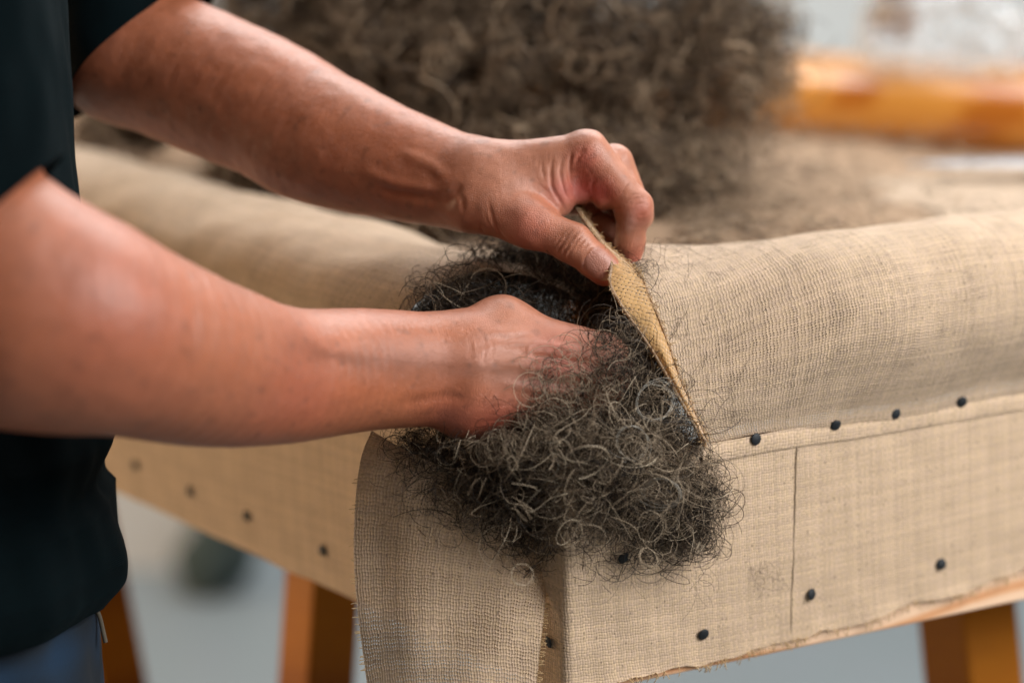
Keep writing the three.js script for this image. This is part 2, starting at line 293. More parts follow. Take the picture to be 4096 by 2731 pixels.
{ // side cloth: one strip round the corner, frayed lower edge
  const cor = (t, o) => {                                             // t < 0 left side, t > 0 right side
    const r = 0.006, base = (q) => q < 0 ? atL(-q, o, 0) : atR(q, o, 0);
    if (Math.abs(t) >= r) return base(t);
    const a = base(-r), b = base(r), m = CORNER.clone().addScaledVector(NR.clone().add(NL).normalize(), o + 0.002), u = (t + r) / (2 * r);
    return a.multiplyScalar((1 - u) ** 2).addScaledVector(m, 2 * u * (1 - u)).addScaledVector(b, u * u);
  };
  const T0 = -LENL + 0.01, T1 = LENR - 0.01;
  const ts = []; for (let i = 0; i <= 90; i++) ts.push(lerp(T0, -0.012, i / 90)); for (let i = 1; i <= 12; i++) ts.push(lerp(-0.012, 0.012, i / 12)); for (let i = 1; i <= 260; i++) ts.push(lerp(0.012, T1, i / 260));
  const sA = onR(716, 662).sub(CORNER).dot(RD), sB = onR(831, 629).sub(CORNER).dot(RD), sC = onR(1012, 576).sub(CORNER).dot(RD);
  const lowR = (t) => t < sA ? 0.006 : t < sB ? lerp(0.006, 0.010, (t - sA) / (sB - sA)) : lerp(0.010, 0.024, (t - sB) / (sC - sB));
  const low = (t) => t < 0 ? 0.002 + 0.002 * N3(t * 30, 0, 3) : lowR(t) + 0.0045 * N3(t * 22, 1, 0) + 0.002 * N3(t * 90, 5, 0);
  const g = gridSurface(ts.length - 1, 26, (u, v) => {
    const t = ts[Math.round(u * (ts.length - 1))], h = lerp(low(t), HF + 0.004, v);
    const curl = 0.0035 * Math.exp(-v * 26) * (0.5 + N3(t * 26, 2, 1)) * (t > 0 ? 1 : 0);
    const p = cor(t, 0.0022 + curl + 0.0006 * N3(t * 40, v * 6, 2)); p.y = CORNER.y + h; return p;
  }, (u, v) => { const t = ts[Math.round(u * (ts.length - 1))]; return [t + 0.01 * v, lerp(low(t), HF, v) + 0.006 * Math.sin(t * 9)]; });
  mesh('side_cloth', uvm(g), tightJute, frame);
  // frayed thread ends along the lower edge
  const r = rng(5), parts = [];
  for (let i = 0; i < 260; i++) { const t = 0.01 + r() * 0.7, p = atR(t, 0.0035 + r() * 0.003, low(t) + 0.001), q = p.clone().add(V((r() - 0.5) * 0.006, -0.002 - r() * 0.005, 0).addScaledVector(NR, r() * 0.002)); parts.push(tube([p, p.clone().lerp(q, 0.5).addScaledVector(NR, 0.001), q], 0.00028, 4, 4)); }
  const fr = mesh('frayed_edge', mergeGeometries(parts), fringe, frame); fr.userData.kind = 'stuff';
  // folded strip that the tacks hold, pulled-thread line
  const strip = gridSurface(160, 6, (u, v) => { const s = lerp(0.10, LENR - 0.012, u), a = v * Math.PI; return atR(s, 0.0036 + 0.0007 * Math.sin(a) + 0.0003 * N3(s * 120, v * 3, 1), HF - 0.0085 + 0.013 * v + 0.0012 * N3(s * 14, 0, 4)); }, (u, v) => [u * 0.9, v * 0.014]);
  mesh('folded_edge', uvm(strip, 0.8), tightJute, frame);
  const l0 = onR(795, 447), l1 = onR(789, 640), line = [];
  for (let i = 0; i <= 24; i++) { const p = l0.clone().lerp(l1, i / 24); line.push(p.addScaledVector(NR, 0.0026).addScaledVector(RD, 0.0009 * N3(i * 0.6, 3, 3))); }
  mesh('drawn_thread', tube(line, 0.0004, 5, 80), new THREE.MeshStandardMaterial({ color: lin(0.33, 0.25, 0.17), roughness: 0.9 }), frame);
}
{ // tacks
  const prof = [[0, 0.0009], [0.0016, 0.0008], [0.0028, 0.0005], [0.0037, 0.0001], [0.0041, -0.0004], [0.0032, -0.0008], [0.0007, -0.001], [0.0004, -0.006]].map(([x, y]) => new THREE.Vector2(x, y)).reverse();
  const tg = new THREE.LatheGeometry(prof, 20), r = rng(77);
  const put = (p, n, o) => { const m = mesh('tack', tg, tackIron, frame); const d = n.clone().add(V((r() - 0.5) * 0.5, (r() - 0.5) * 0.5, (r() - 0.5) * 0.5)).normalize(); m.quaternion.setFromUnitVectors(V(0, 1, 0), d); m.position.copy(p).addScaledVector(n, o); };
  for (const [x, y] of [[624, 558], [704, 634.6], [812.5, 594], [942, 564]]) put(onR(x, y, 0.004), NR, 0);
  for (const [x, y] of [[756.5, 439], [836, 425.5], [896, 413.6], [962.5, 402]]) put(onR(x, y, 0.0052), NR, 0.0002);
  for (const [x, y] of [[548, 642], [321, 550], [245, 515.5], [188, 491], [134, 465]]) put(onL(x, y, 0.004), NL, 0);
}
// roll cross-section: o outward of the face, h above the fold
const prof = new THREE.CatmullRomCurve3([[-0.42, 0.072], [-0.30, 0.074], [-0.20, 0.078], [-0.135, 0.090], [-0.095, 0.110], [-0.045, 0.122], [-0.005, 0.112], [0.018, 0.088], [0.0235, 0.060], [0.0135, 0.030], [0.0055, 0.012], [0.0045, 0.003]].map(([o, h]) => V(o, h, 0)), false, 'centripetal');
const PLEN = prof.getLength();
const SM = onR(703, 441).sub(CORNER).dot(RD);                          // where the roll's mouth meets the fold
const bumpy = (s, v) => 0.0022 * N3(s * 9, v * 5, 7) + 0.0012 * N3(s * 26, v * 14, 9);
{ // right roll with its open mouth
  const vs = 90, us = 150, L1 = LENR - 0.015 - SM;
  const eBase = onR(703, 441).sub(CAM).dot(FWD) * 1000 - D0 * 1000; console.log('mouth depth', eBase);
  const edgePx = [[612, 226, 62], [621, 240, 48], [629, 256, 32], [637, 273, 18], [646, 292, 6], [655, 315, -4], [664, 345, -11], [674, 378, -15], [685, 406, -14], [695, 427, -8], [703, 441, -2]];
  const edge = new THREE.CatmullRomCurve3(edgePx.map(([x, y, dz]) => { const q = P(x, y, 0), d = rayDir(x, y); const base = onR(703, 441).sub(CAM).dot(FWD) * 1000 - D0 * 1000; return P(x, y, base + dz); }), false, 'centripetal');
  const V0 = 0.50;                                                     // share of the profile that lies behind the crest, on the flat top
  const surf = (u, v) => {
    const s = SM + Math.pow(u, 1.35) * L1, q = prof.getPointAt(v), p = atR(s, q.x + bumpy(s, v), HF + q.y + bumpy(s + 3, v) * 1.4);
    const ev = clamp((v - V0) / (1 - V0), 0, 1), e = edge.getPointAt(ev);
    const w = (1 - sstep(0, 0.15, s - SM)) * sstep(V0 - 0.2, V0 + 0.14, v);
    const off = e.sub(atR(SM, prof.getPointAt(v).x, HF + prof.getPointAt(v).y));
    return p.addScaledVector(off, w);
  };
  const g = gridSurface(us, vs, surf, (u, v) => [SM + Math.pow(u, 1.35) * L1 + 0.012 * Math.sin(v * 7), v * PLEN]);
  mesh('edge_roll', uvm(g), openJute, frame);
  const core = gridSurface(90, 60, (u, v) => { const uu = 0.03 + 0.97 * u, vv = 0.36 + 0.625 * v, e = 0.004, p = surf(uu, vv), a = surf(Math.min(1, uu + e), vv).sub(surf(uu - e, vv)), b = surf(uu, Math.min(1, vv + e)).sub(surf(uu, vv - e)), n = a.cross(b).normalize(); return p.addScaledVector(n, 0.006); });
  mesh('roll_stuffing', core, coreMat, frame);
  // stray hairs caught on the roll are added with the hair below
  globalThis.__surf = surf;
}
{ // the turned-back hem that the fingers hold
  const A = [[571, 198, 30], [580, 214, 14], [590, 229, 2], [603, 246, -8], [611, 262, -16], [610, 283, -24], [622, 306, -30], [639, 331, -34], [655, 355, -38], [670, 381, -40], [684, 406, -40], [696, 428, -36], [705, 446, -30]].map((q) => P(q[0], q[1], q[2] - 12));
  const Bq = [[575, 197, 36], [584, 213, 22], [594, 228, 10], [607, 245, 2], [624, 259, 0], [640, 275, -2], [649, 295, -13], [659, 318, -23], [669, 345, -30], [679, 374, -34], [690, 401, -34], [700, 424, -30], [708, 442, -24]].map((q) => P(q[0], q[1], q[2] - 12));
  const ca = new THREE.CatmullRomCurve3(A, false, 'centripetal'), cb = new THREE.CatmullRomCurve3(Bq, false, 'centripetal');
  const g = gridSurface(90, 12, (u, v) => { const a = ca.getPoint(u), b = cb.getPoint(u); const p = a.lerp(b, v); return p.addScaledVector(FWD, -0.0035 * Math.sin(v * Math.PI) + 0.0016 * N3(u * 9, v * 2, 3) + 0.0006 * N3(u * 40, v * 4, 3)); }, (u, v) => [u * 0.13 + v * 0.011, u * 0.13 - v * 0.011]);
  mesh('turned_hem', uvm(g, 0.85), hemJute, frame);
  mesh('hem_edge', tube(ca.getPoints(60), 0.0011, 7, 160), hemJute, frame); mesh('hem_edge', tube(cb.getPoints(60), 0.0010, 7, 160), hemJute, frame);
  const r = rng(31), parts = [];
  for (let i = 0; i < 520; i++) {
    const u = r(), b = (i % 3 ? cb : ca).getPoint(u), len = 0.002 + 0.0045 * r() * r();
    const d = V(r() - 0.4, r() - 0.4, r() - 0.5).normalize();
    parts.push(tube([b, b.clone().addScaledVector(d, len * 0.5).add(V(0, 0.0006, 0)), b.clone().addScaledVector(d, len)], 0.00018 + 0.00012 * r(), 4, 4));
  }
  const f = mesh('hem_fray', mergeGeometries(parts), fringe, frame); f.userData.kind = 'stuff';
}
{ // left roll
  const S0 = 0.07, st = (v) => lerp(0.07, 0.145, sstep(0.5, 0.85, v));
  const surf = (u, v) => { const s = lerp(st(v), LENL - 0.05, u), q = prof.getPointAt(v), e = 1 - 0.25 * Math.exp(-(s - S0) / 0.035) * (v > 0.4 ? 1 : 0); return atL(s, q.x * (v > 0.45 ? e : 1) + bumpy(s + 9, v) * 1.6, HF + ((q.y - 0.05) * e + 0.05) * lerp(0.8, 0.86, sstep(0.35, 0.6, v)) + bumpy(s + 14, v) * 2.4); };
  mesh('edge_roll', uvm(gridSurface(120, 70, surf, (u, v) => [u * (LENL - 0.12), v * PLEN])), openJute, frame);
  mesh('roll_stuffing', gridSurface(60, 40, (u, v) => { const vv = 0.4 + 0.5 * v, s = lerp(st(vv) + 0.03, LENL - 0.06, u), q = prof.getPointAt(vv); return atL(s, q.x - 0.012, HF + q.y * 0.84 - 0.013 + bumpy(s + 14, vv) * 2); }), coreMat, frame);
}
{ // stuffed top between the rolls: hessian tinted darker and browner than theirs
  const topJute = tightJute.clone(); topJute.color = lin(0.66, 0.60, 0.55);
  const o = -0.125, c = (s, t) => CORNER.clone().addScaledVector(RD, s).addScaledVector(LD, t);
  const g = gridSurface(60, 60, (u, v) => { const s = lerp(0.15, LENR + 0.1, u), t = lerp(0.16, LENL + 0.05, v), p = c(s, t), ed = Math.min(u, v, 0.12) / 0.12; p.y += HF + 0.060 + 0.024 * Math.sqrt(ed) - 0.035 * sstep(0.25, 0.8, u) + 0.007 * N3(u * 8, v * 8, 2) + 0.003 * N3(u * 22, v * 22, 4); return p; }, (u, v) => [u * LENR, v * LENL]);
  mesh('top_cloth', uvm(g), topJute, frame);
}
{ // loose flap of roll cloth hanging at the corner
  const rows = [[372, 430, -30, 545, 470, -34], [362, 455, -34, 550, 505, -36], [356, 495, -36, 550, 540, -38], [354, 535, -38, 548, 565, -40], [355, 575, -40, 546, 596, -42], [359, 620, -42, 542, 632, -44], [364, 660, -42, 538, 668, -46], [371, 715, -42, 534, 715, -48], [378, 770, -40, 530, 765, -50]];
  const cl = new THREE.CatmullRomCurve3(rows.map((q) => P(q[0], q[1], q[2]))), cr = new THREE.CatmullRomCurve3(rows.map((q) => P(q[3], q[4], q[5])));
  const fl = (u, v) => { const p = cl.getPoint(v).lerp(cr.getPoint(v), u); const bul = 0.032 * Math.sin(Math.PI * u) * (1 - 0.35 * v) + 0.006 * Math.sin(u * 5 + 1 + v * 2) - 0.003 * Math.exp(-(((u - 0.15) / 0.1) ** 2)) * (1 - v) + 0.004 * N3(u * 3, v * 3, 4); return p.addScaledVector(FWD, -bul).addScaledVector(UP, -0.02 * Math.sin(Math.PI * u) * 0.6); };
  const g = gridSurface(90, 110, fl, (u, v) => [u * 0.14 + 0.02 * Math.sin(v * 3) * u, v * 0.20 + 0.018 * Math.sin(u * 3.1)]);
  mesh('loose_flap', uvm(g, 0.82), flapJute, frame);
  const r = rng(8), parts = [];
  for (let i = 0; i < 210; i++) { const v = 0.2 + 0.8 * r(), b = fl(r() < 0.75 ? 0.999 : 0.001, v), s = b.x > fl(0.5, v).x ? 1 : -1, len = 0.0015 + 0.0025 * r(); parts.push(tube([b, b.clone().add(V(s * len * 0.5, 0.0002, 0.0002)), b.clone().add(V(s * len, (r() - 0.5) * 0.001, 0.0005))], 0.0003, 4, 3)); }
  const f = mesh('flap_fray', mergeGeometries(parts), fringe, frame); f.userData.kind = 'stuff';
}

// ---------------------------------------------------------------- trestles under the frame
function trestle(label, legs, dir) {
  const t = thingGroup('trestle', label, 'trestle', 'amber trestles under the frame');
  for (const [top, foot, w, d, ref] of legs) mesh('leg', beamBetween(foot, top, w, d, ref), amber, t);
  const a = legs[0][0], b = legs[legs.length - 1][0], ax = b.clone().sub(a).normalize();
  mesh('beam', beamBetween(a.clone().addScaledVector(ax, 0.03), b.clone().addScaledVector(ax, -0.03), 0.045, 0.045, UP), amber, t);
  return t;
}
{
  const base = (px, py, dz) => { const p = P(px, py, dz); return p; };
  const leg = (x0, y0, x1, y1, dz, w, d, ref) => { const a = P(x0, y0, dz), b = P(x1, y1, dz); const dir = b.clone().sub(a), k = (CORNER.y - 0.002 - a.y) / dir.y, kf = (0.002 - a.y) / dir.y; return [a.clone().addScaledVector(dir, k), a.clone().addScaledVector(dir, kf), w, d, ref]; };
  const legA = leg(322, 590, 316, 682, 420, 0.048, 0.046, NL), legB = leg(88, 560, 112, 682, 700, 0.05, 0.046, NL);
  trestle('amber wooden trestle showing two splayed legs behind the hanging flap', [legA, legB]);
  const legC = leg(968, 620, 974, 682, 380, 0.062, 0.055, NR), legD = leg(1300, 620, 1310, 682, 900, 0.062, 0.055, NR);
  trestle('amber wooden trestle with one broad leg below the bare pine edge', [legC, legD]);
}

// ---------------------------------------------------------------- person: arms and hands
const SK = [0.39, 0.118, 0.049];
const redSpots = [];
const WR = [[P(452, 178, 22), P(560, 195, 0)], [P(448, 373, -62), P(580, 380, -40)]].map(([a, b]) => [a, b.sub(a).normalize()]);   // wrists: from here the skin colour blends paler and pinker over the hands
const handAt = (x, y, z, k) => { const [a, d] = WR[k], q = (x - a.x) * d.x + (y - a.y) * d.y + (z - a.z) * d.z, e = Math.hypot(x - a.x, y - a.y, z - a.z); return e < 0.19 ? q : -1; };
function skin(x, y, z, arm = -1) {
  let r = SK[0], g = SK[1], b = SK[2]; const m = 1 + 0.10 * N3(x * 60, y * 60, z * 60) + 0.10 * N3(x * 190, y * 190, z * 190) - 0.22 * sstep(0.42, 0.6, N3(x * 130 + 40, y * 130, z * 130));
  let red = 0.07 * N3(x * 35 + 9, y * 35, z * 35);
  for (const [p, rad, amt] of redSpots) { const d = ((x - p.x) ** 2 + (y - p.y) ** 2 + (z - p.z) ** 2) / rad / rad; if (d < 6) red += amt * Math.exp(-d); }
  const hd = arm < 0 ? 0 : sstep(-0.03, 0.05, handAt(x, y, z, arm)); r = lerp(r, 0.435, hd); g = lerp(g, 0.165, hd); b = lerp(b, 0.09, hd);
  r *= m * (1 + 0.06 * red); g *= m * (1 - 0.30 * red); b *= m * (1 - 0.18 * red); return [r, g, b];
}
const nails = [];
function skinNail(x, y, z) {
  let c = skin(x, y, z, 0);
  for (const q of nails) { const dx = x - q.c.x, dy = y - q.c.y, dz = z - q.c.z, u = (dx * q.u.x + dy * q.u.y + dz * q.u.z) / q.ru, v = (dx * q.v.x + dy * q.v.y + dz * q.v.z) / q.rv, w = (dx * q.n.x + dy * q.n.y + dz * q.n.z);
    const e = (u * u * u * u + v * v * v * v); if (w > -0.006 && e < 1) { const t = sstep(1, 0.8, e), tip = sstep(0.62, 0.8, v); c = [lerp(c[0], lerp(0.43, 0.50, tip), t), lerp(c[1], lerp(0.18, 0.30, tip), t), lerp(c[2], lerp(0.125, 0.20, tip), t)]; } }
  return c;
}
// --- far arm: the hand that pinches the hem
const far = new Field();
far.chain([[P(60, -130, 150), 0.050], [P(125, 48, 130), 0.052]], 0.02);
far.limb([[P(125, 48, 130), 0.052], [P(200, 80, 110), 0.051], [P(275, 112, 85), 0.0485], [P(345, 146, 60), 0.041], [P(402, 165, 42), 0.0335], [P(470, 183, 22), 0.0265]], 0.012, FWD, [1, 1.02, 1.06, 1.15, 1.25]);
far.cap(P(340, 132, 52), P(462, 168, 12), 0.022, 0.013, 0.03);         // radius edge
far.cap(P(300, 148, 66), P(450, 196, 14), 0.026, 0.014, 0.03);         // flexor side
// palm
far.cap(P(480, 180, 14), P(520, 178, 18), 0.024, 0.022, 0.014);
far.cap(P(482, 168, 6), P(586, 153, 2), 0.0145, 0.0138, 0.012);
far.cap(P(486, 176, 24), P(613, 165, 22), 0.0150, 0.0130, 0.012);
far.cap(P(486, 184, 40), P(606, 180, 44), 0.0150, 0.0125, 0.012);
far.cap(P(482, 194, 50), P(594, 198, 60), 0.0140, 0.0120, 0.012);
// thumb side
far.cap(P(478, 204, 0), P(528, 223, -14), 0.0185, 0.0150, 0.016);
far.cap(P(500, 190, 2), P(552, 186, 4), 0.0170, 0.0120, 0.014);
far.cap(P(548, 176, 4), P(560, 204, 2), 0.0090, 0.0085, 0.012);        // web of skin
far.cap(P(556, 168, 4), P(566, 186, 4), 0.0070, 0.0050, 0.008);
far.cap(P(528, 223, -14), P(573, 243, -20), 0.0150, 0.0124, 0.008);
far.cap(P(573, 243, -20), P(602, 267, -20), 0.0124, 0.0108, 0.006);
far.cap(P(596, 262, -18), P(606, 270, -18), 0.0112, 0.0100, 0.004);
// index
far.cap(P(587, 151, 2), P(634, 205, -2), 0.0140, 0.0112, 0.006);
far.cap(P(584, 172, 6), P(583, 192, 6), 0.0095, 0.0085, 0.005);
far.cap(P(598, 182, 2), P(605, 198, 2), 0.0098, 0.0080, 0.004);
far.cap(P(633, 207, -2), P(630, 243, 2), 0.0120, 0.0098, 0.005);
far.cap(P(630, 243, 2), P(627, 268, 6), 0.0096, 0.0080, 0.004);
far.cap(P(640, 207, -4), P(641, 214, -4), 0.0072, 0.0072, 0.006);
// middle, ring, little: curled behind
far.chain([[P(614, 164, 22), 0.0132], [P(636, 214, 24), 0.0112], [P(622, 240, 28), 0.0092], [P(602, 224, 24), 0.0082]], 0.004);
far.chain([[P(606, 180, 44), 0.0122], [P(628, 226, 46), 0.0106], [P(612, 246, 46), 0.0088], [P(596, 232, 42), 0.0080]], 0.004);
far.chain([[P(594, 198, 60), 0.0110], [P(610, 232, 62), 0.0092], [P(598, 246, 62), 0.0080], [P(586, 236, 58), 0.0072]], 0.004);
{
  const T = [], t = (pts, d, w) => T.push(far.trace(pts, d / 1000, w / 1000));
  const z = (a) => a.map(([x, y]) => [425 + x / 7.84, 112.5 + y / 7.84]);
  // thumb joint creases
  t(z([[1180, 905], [1100, 985], [1045, 1075], [1050, 1130]]), 0.75, 0.8); t(z([[1215, 925], [1150, 1000], [1090, 1085], [1085, 1150]]), 0.8, 0.8);
  t(z([[1245, 955], [1185, 1025], [1130, 1100], [1110, 1165]]), 0.7, 0.75); t(z([[1270, 985], [1215, 1045], [1160, 1110]]), 0.55, 0.7); t(z([[1150, 900], [1070, 965], [1020, 1040]]), 0.5, 0.8); t(z([[1290, 1030], [1240, 1080]]), 0.4, 0.7);
  t(z([[1110, 905], [1020, 960], [985, 1010]]), 0.3, 0.9);
  // nail outline
  t(z([[1470, 1095], [1400, 1058], [1310, 1075], [1255, 1140], [1245, 1210], [1290, 1275], [1340, 1318]]), 0.8, 0.75);
  t(z([[1340, 1318], [1410, 1272], [1470, 1210], [1500, 1160]]), 0.35, 0.6);
  // folds at the base of the thumb and thenar
  t(z([[500, 700], [520, 800], [560, 900], [640, 1000]]), 0.9, 1.5); t(z([[560, 880], [600, 960], [700, 1040]]), 0.5, 1.1); t(z([[420, 850], [470, 950], [560, 1030]]), 0.45, 1.3); t(z([[470, 700], [480, 820], [530, 930]]), 0.35, 1.1);
  // web creases
  t(z([[1000, 330], [985, 480], [1000, 600], [1060, 700], [1110, 790]]), 1.2, 1.2); t(z([[1075, 340], [1060, 480], [1090, 610], [1130, 700]]), 1.0, 1.1); t(z([[930, 320], [920, 450], [940, 540]]), 0.6, 0.9); t(z([[960, 300], [955, 420]]), 0.5, 0.8); t(z([[895, 330], [890, 440]]), 0.4, 0.8); t(z([[1150, 300], [1135, 420], [1145, 560]]), 1.5, 1.1); t(z([[840, 330], [850, 420]]), 0.3, 0.8); t(z([[880, 560], [960, 620], [1010, 680]]), 0.4, 0.9);
  // index side folds
  t(z([[1170, 430], [1215, 330], [1270, 290]]), 0.9, 1.4); t(z([[1320, 640], [1310, 560], [1345, 500]]), 1.3, 1.0); t(z([[1260, 420], [1300, 470], [1320, 520]]), 0.4, 0.9); t(z([[1450, 800], [1490, 750], [1530, 725]]), 0.9, 1.0); t(z([[1400, 560], [1430, 620]]), 0.3, 0.8);
  // knuckle wrinkles
  for (const a of [[[1590, 660], [1660, 640], [1710, 660]], [[1610, 690], [1680, 672], [1730, 690]], [[1630, 730], [1700, 712], [1745, 725]], [[1640, 800], [1700, 800], [1750, 790]], [[1630, 840], [1690, 845], [1740, 835]], [[1560, 600], [1600, 560]], [[1540, 640], [1570, 590]]]) t(z(a), 0.4, 0.7);
  // wrist folds and tendons
  t([[441, 205], [452, 196], [462, 184]], 1.6, 3.0); t([[380, 190], [420, 196], [455, 206]], 2.2, 4.5); t([[360, 170], [400, 185], [440, 192]], -2.0, 4); t([[395, 150], [430, 165], [450, 180]], -1.5, 4); t([[455, 190], [462, 200], [463, 214]], 1.0, 2.2);
  far.g.length = 0; for (const q of T) if (q.pts.length > 1) far.groove(q.pts, q.depth * 1.3, q.width);
  const at = (x, y) => far.cast(425 + x / 7.84, 112.5 + y / 7.84);
  for (const [x, y, r, a] of [[1240, 600, 0.012, 1.3], [1400, 620, 0.010, 1.2], [1250, 360, 0.010, 0.9], [1420, 1300, 0.010, 1.0], [1060, 620, 0.010, 0.8], [1700, 780, 0.010, 0.7], [820, 900, 0.018, 0.6], [1650, 1180, 0.012, 0.8], [560, 1000, 0.016, 0.7]]) { const p = at(x, y); if (p) redSpots.push([p, r, a]); }
  const c = at(1375, 1190), v = P(607, 272, -20).sub(P(590, 257, -20)).normalize(), n0 = CAM.clone().sub(c).normalize().add(V(0, 0.35, 0)).normalize(), u = v.clone().cross(n0).normalize(), n = u.clone().cross(v).normalize();
  nails.push({ c, u, v, n, ru: 0.0098, rv: 0.0105 });
}
far.noise = [[0.0005, 0.012], [0.00011, 0.0022], [0.00008, 0.0012]];
// --- near arm: the hand pushing the hair in
const near = new Field();
near.limb([[P(-75, -60, -270), 0.049], [P(-34, 222, -264), 0.0490], [P(-8, 252, -264), 0.052], [P(46, 304, -256), 0.0545]], 0.012);
near.limb([[P(8, 328, -262), 0.055], [P(100, 334, -235), 0.0575], [P(205, 363, -175), 0.0502], [P(283, 375, -128), 0.0424], [P(357, 370, -92), 0.0390], [P(405, 369, -75), 0.0372], [P(456, 373, -62), 0.0345]], 0.035, FWD, [1, 1.02, 1.05, 1.12, 1.2, 1.3]);
near.cap(P(452, 350, -58), P(502, 329, -48), 0.0205, 0.0165, 0.02);    // thumb base
near.cap(P(506, 328, -46), P(602, 358, -44), 0.0150, 0.0125, 0.018);
near.cap(P(498, 325, -42), P(540, 342, -20), 0.0155, 0.0130, 0.014);
near.cap(P(536, 336, -20), P(570, 356, 12), 0.0120, 0.0100, 0.008);
near.cap(P(470, 354, -60), P(602, 358, -44), 0.0200, 0.0136, 0.016);
near.cap(P(470, 372, -66), P(610, 378, -46), 0.0200, 0.0135, 0.016);
near.cap(P(470, 390, -66), P(604, 400, -44), 0.0195, 0.0130, 0.016);
near.cap(P(468, 404, -62), P(590, 420, -38), 0.0180, 0.0120, 0.016);
near.cap(P(466, 412, -60), P(506, 424, -50), 0.0140, 0.0120, 0.012);
near.chain([[P(602, 358, -44), 0.0140], [P(628, 368, 0), 0.0110], [P(640, 386, 30), 0.0090], [P(644, 400, 46), 0.008]], 0.006);
near.chain([[P(610, 378, -46), 0.0143], [P(636, 392, 0), 0.0112], [P(648, 410, 30), 0.0092], [P(652, 424, 46), 0.008]], 0.006);
near.chain([[P(604, 400, -44), 0.0137], [P(628, 414, -2), 0.0108], [P(640, 432, 26), 0.0090], [P(644, 444, 42), 0.008]], 0.006);
near.chain([[P(590, 420, -38), 0.0122], [P(610, 434, -4), 0.0094], [P(620, 450, 18), 0.008], [P(624, 460, 32), 0.007]], 0.006);
{
  const T = [], t = (pts, d, w) => T.push(near.trace(pts, d / 1000, w / 1000));
  const z = (a) => a.map(([x, y]) => [375 + x / 6.72, 275 + y / 6.72]);
  t(z([[120, 870], [300, 845], [500, 820], [680, 840]]), 1.3, 4.0);
  t(z([[640, 560], [800, 480], [960, 450], [1100, 400]]), -0.6, 2.6); t(z([[700, 640], [900, 600], [1050, 540], [1180, 440]]), -0.5, 2.4); t(z([[720, 380], [900, 380], [1080, 360]]), -0.7, 3);
  t(z([[760, 420], [900, 430], [1010, 410]]), 0.7, 1.6); t(z([[1060, 520], [1075, 600], [1060, 650]]), 0.9, 1.5); t(z([[720, 900], [840, 880], [930, 850]]), 0.5, 1.2); t(z([[640, 1000], [760, 985], [860, 960]]), 0.5, 1.1); t(z([[620, 940], [760, 930], [880, 900]]), 0.35, 1.0);
  t(z([[650, 420], [640, 520], [660, 620]]), 0.25, 1.6); t([[500, 345], [540, 345], [600, 354]], -1.6, 2.3); t([[495, 362], [545, 369], [606, 377]], -1.8, 2.3); t([[495, 382], [545, 391], [598, 399]], -1.5, 2.3); t([[515, 353], [555, 359], [604, 366]], 1.7, 2.0); t([[520, 376], [555, 382], [604, 388]], 1.6, 2.0); t([[540, 338], [528, 350], [535, 362]], -0.6, 1.0); t([[556, 336], [552, 346], [562, 356]], -0.5, 0.9); t([[482, 330], [486, 345], [484, 362]], 0.35, 0.8); t([[489, 332], [493, 346], [491, 360]], 0.3, 0.8); t([[476, 334], [479, 350], [477, 366]], 0.3, 0.8);
  t(z([[1010, 470], [1035, 500], [1020, 550]]), -0.7, 1.0); t(z([[1170, 430], [1190, 460]]), -0.6, 1.0);
  near.g.length = 0; for (const q of T) if (q.pts.length > 1) near.groove(q.pts, q.depth, q.width);
  for (const [x, y, r, a] of [[560, 360, 0.02, 0.7], [500, 425, 0.02, 0.8], [450, 420, 0.02, 0.5], [300, 400, 0.04, 0.4], [120, 300, 0.05, 0.4]]) { const p = near.cast(x, y); if (p) redSpots.push([p, r, a]); }
}
near.noise = [[0.0003, 0.04], [0.0002, 0.011], [0.0001, 0.0024], [0.00007, 0.0013]];
const skinBump = (() => {                                             // fine cell pattern of skin, one tile = 4 cm
  const n = 34, px = [], py = []; for (let i = 0; i < n * n; i++) { px.push(hash(i, 1, 71)); py.push(hash(i, 2, 71)); }
  return dataTex(512, (u, v) => { const x = u * n, y = v * n, i0 = Math.floor(x), j0 = Math.floor(y); let a = 9, b = 9; for (let j = -1; j <= 1; j++) for (let i = -1; i <= 1; i++) { const I = (i0 + i + n) % n, J = (j0 + j + n) % n, k = J * n + I, d = Math.hypot(i0 + i + px[k] - x, (j0 + j + py[k] - y) * 1.3); if (d < a) { b = a; a = d; } else if (d < b) b = d; } const h = sstep(0, 0.28, b - a) * 0.8 + 0.2 * hash(Math.floor(u * 256), Math.floor(v * 256), 5); return [h, h, h]; }, false);
})();
function wrapUV(g, a, b) {                                             // round the arm: metres along it and round it
  const ax = b.clone().sub(a).normalize(), e1 = FWD.clone().negate().addScaledVector(ax, FWD.dot(ax)).normalize(), e2 = ax.clone().cross(e1), p = g.attributes.position, uv = new Float32Array(p.count * 2), q = V(0, 0, 0);
  for (let i = 0; i < p.count; i++) { q.fromBufferAttribute(p, i).sub(a); uv[i * 2] = q.dot(ax) / 0.04; uv[i * 2 + 1] = Math.atan2(q.dot(e2), q.dot(e1)); }
  g.setAttribute('uv', new THREE.BufferAttribute(uv, 2)); return g;
}
const person = thingGroup('person', 'person in dark shirt and jeans stuffing horsehair with both hands', 'person');
const skinMat = new THREE.MeshPhysicalMaterial({ vertexColors: true, roughness: 0.47, specularIntensity: 1.0, ior: 1.55, bumpMap: skinBump, bumpScale: 0.00024, clearcoat: 0.3, clearcoatRoughness: 0.42 });
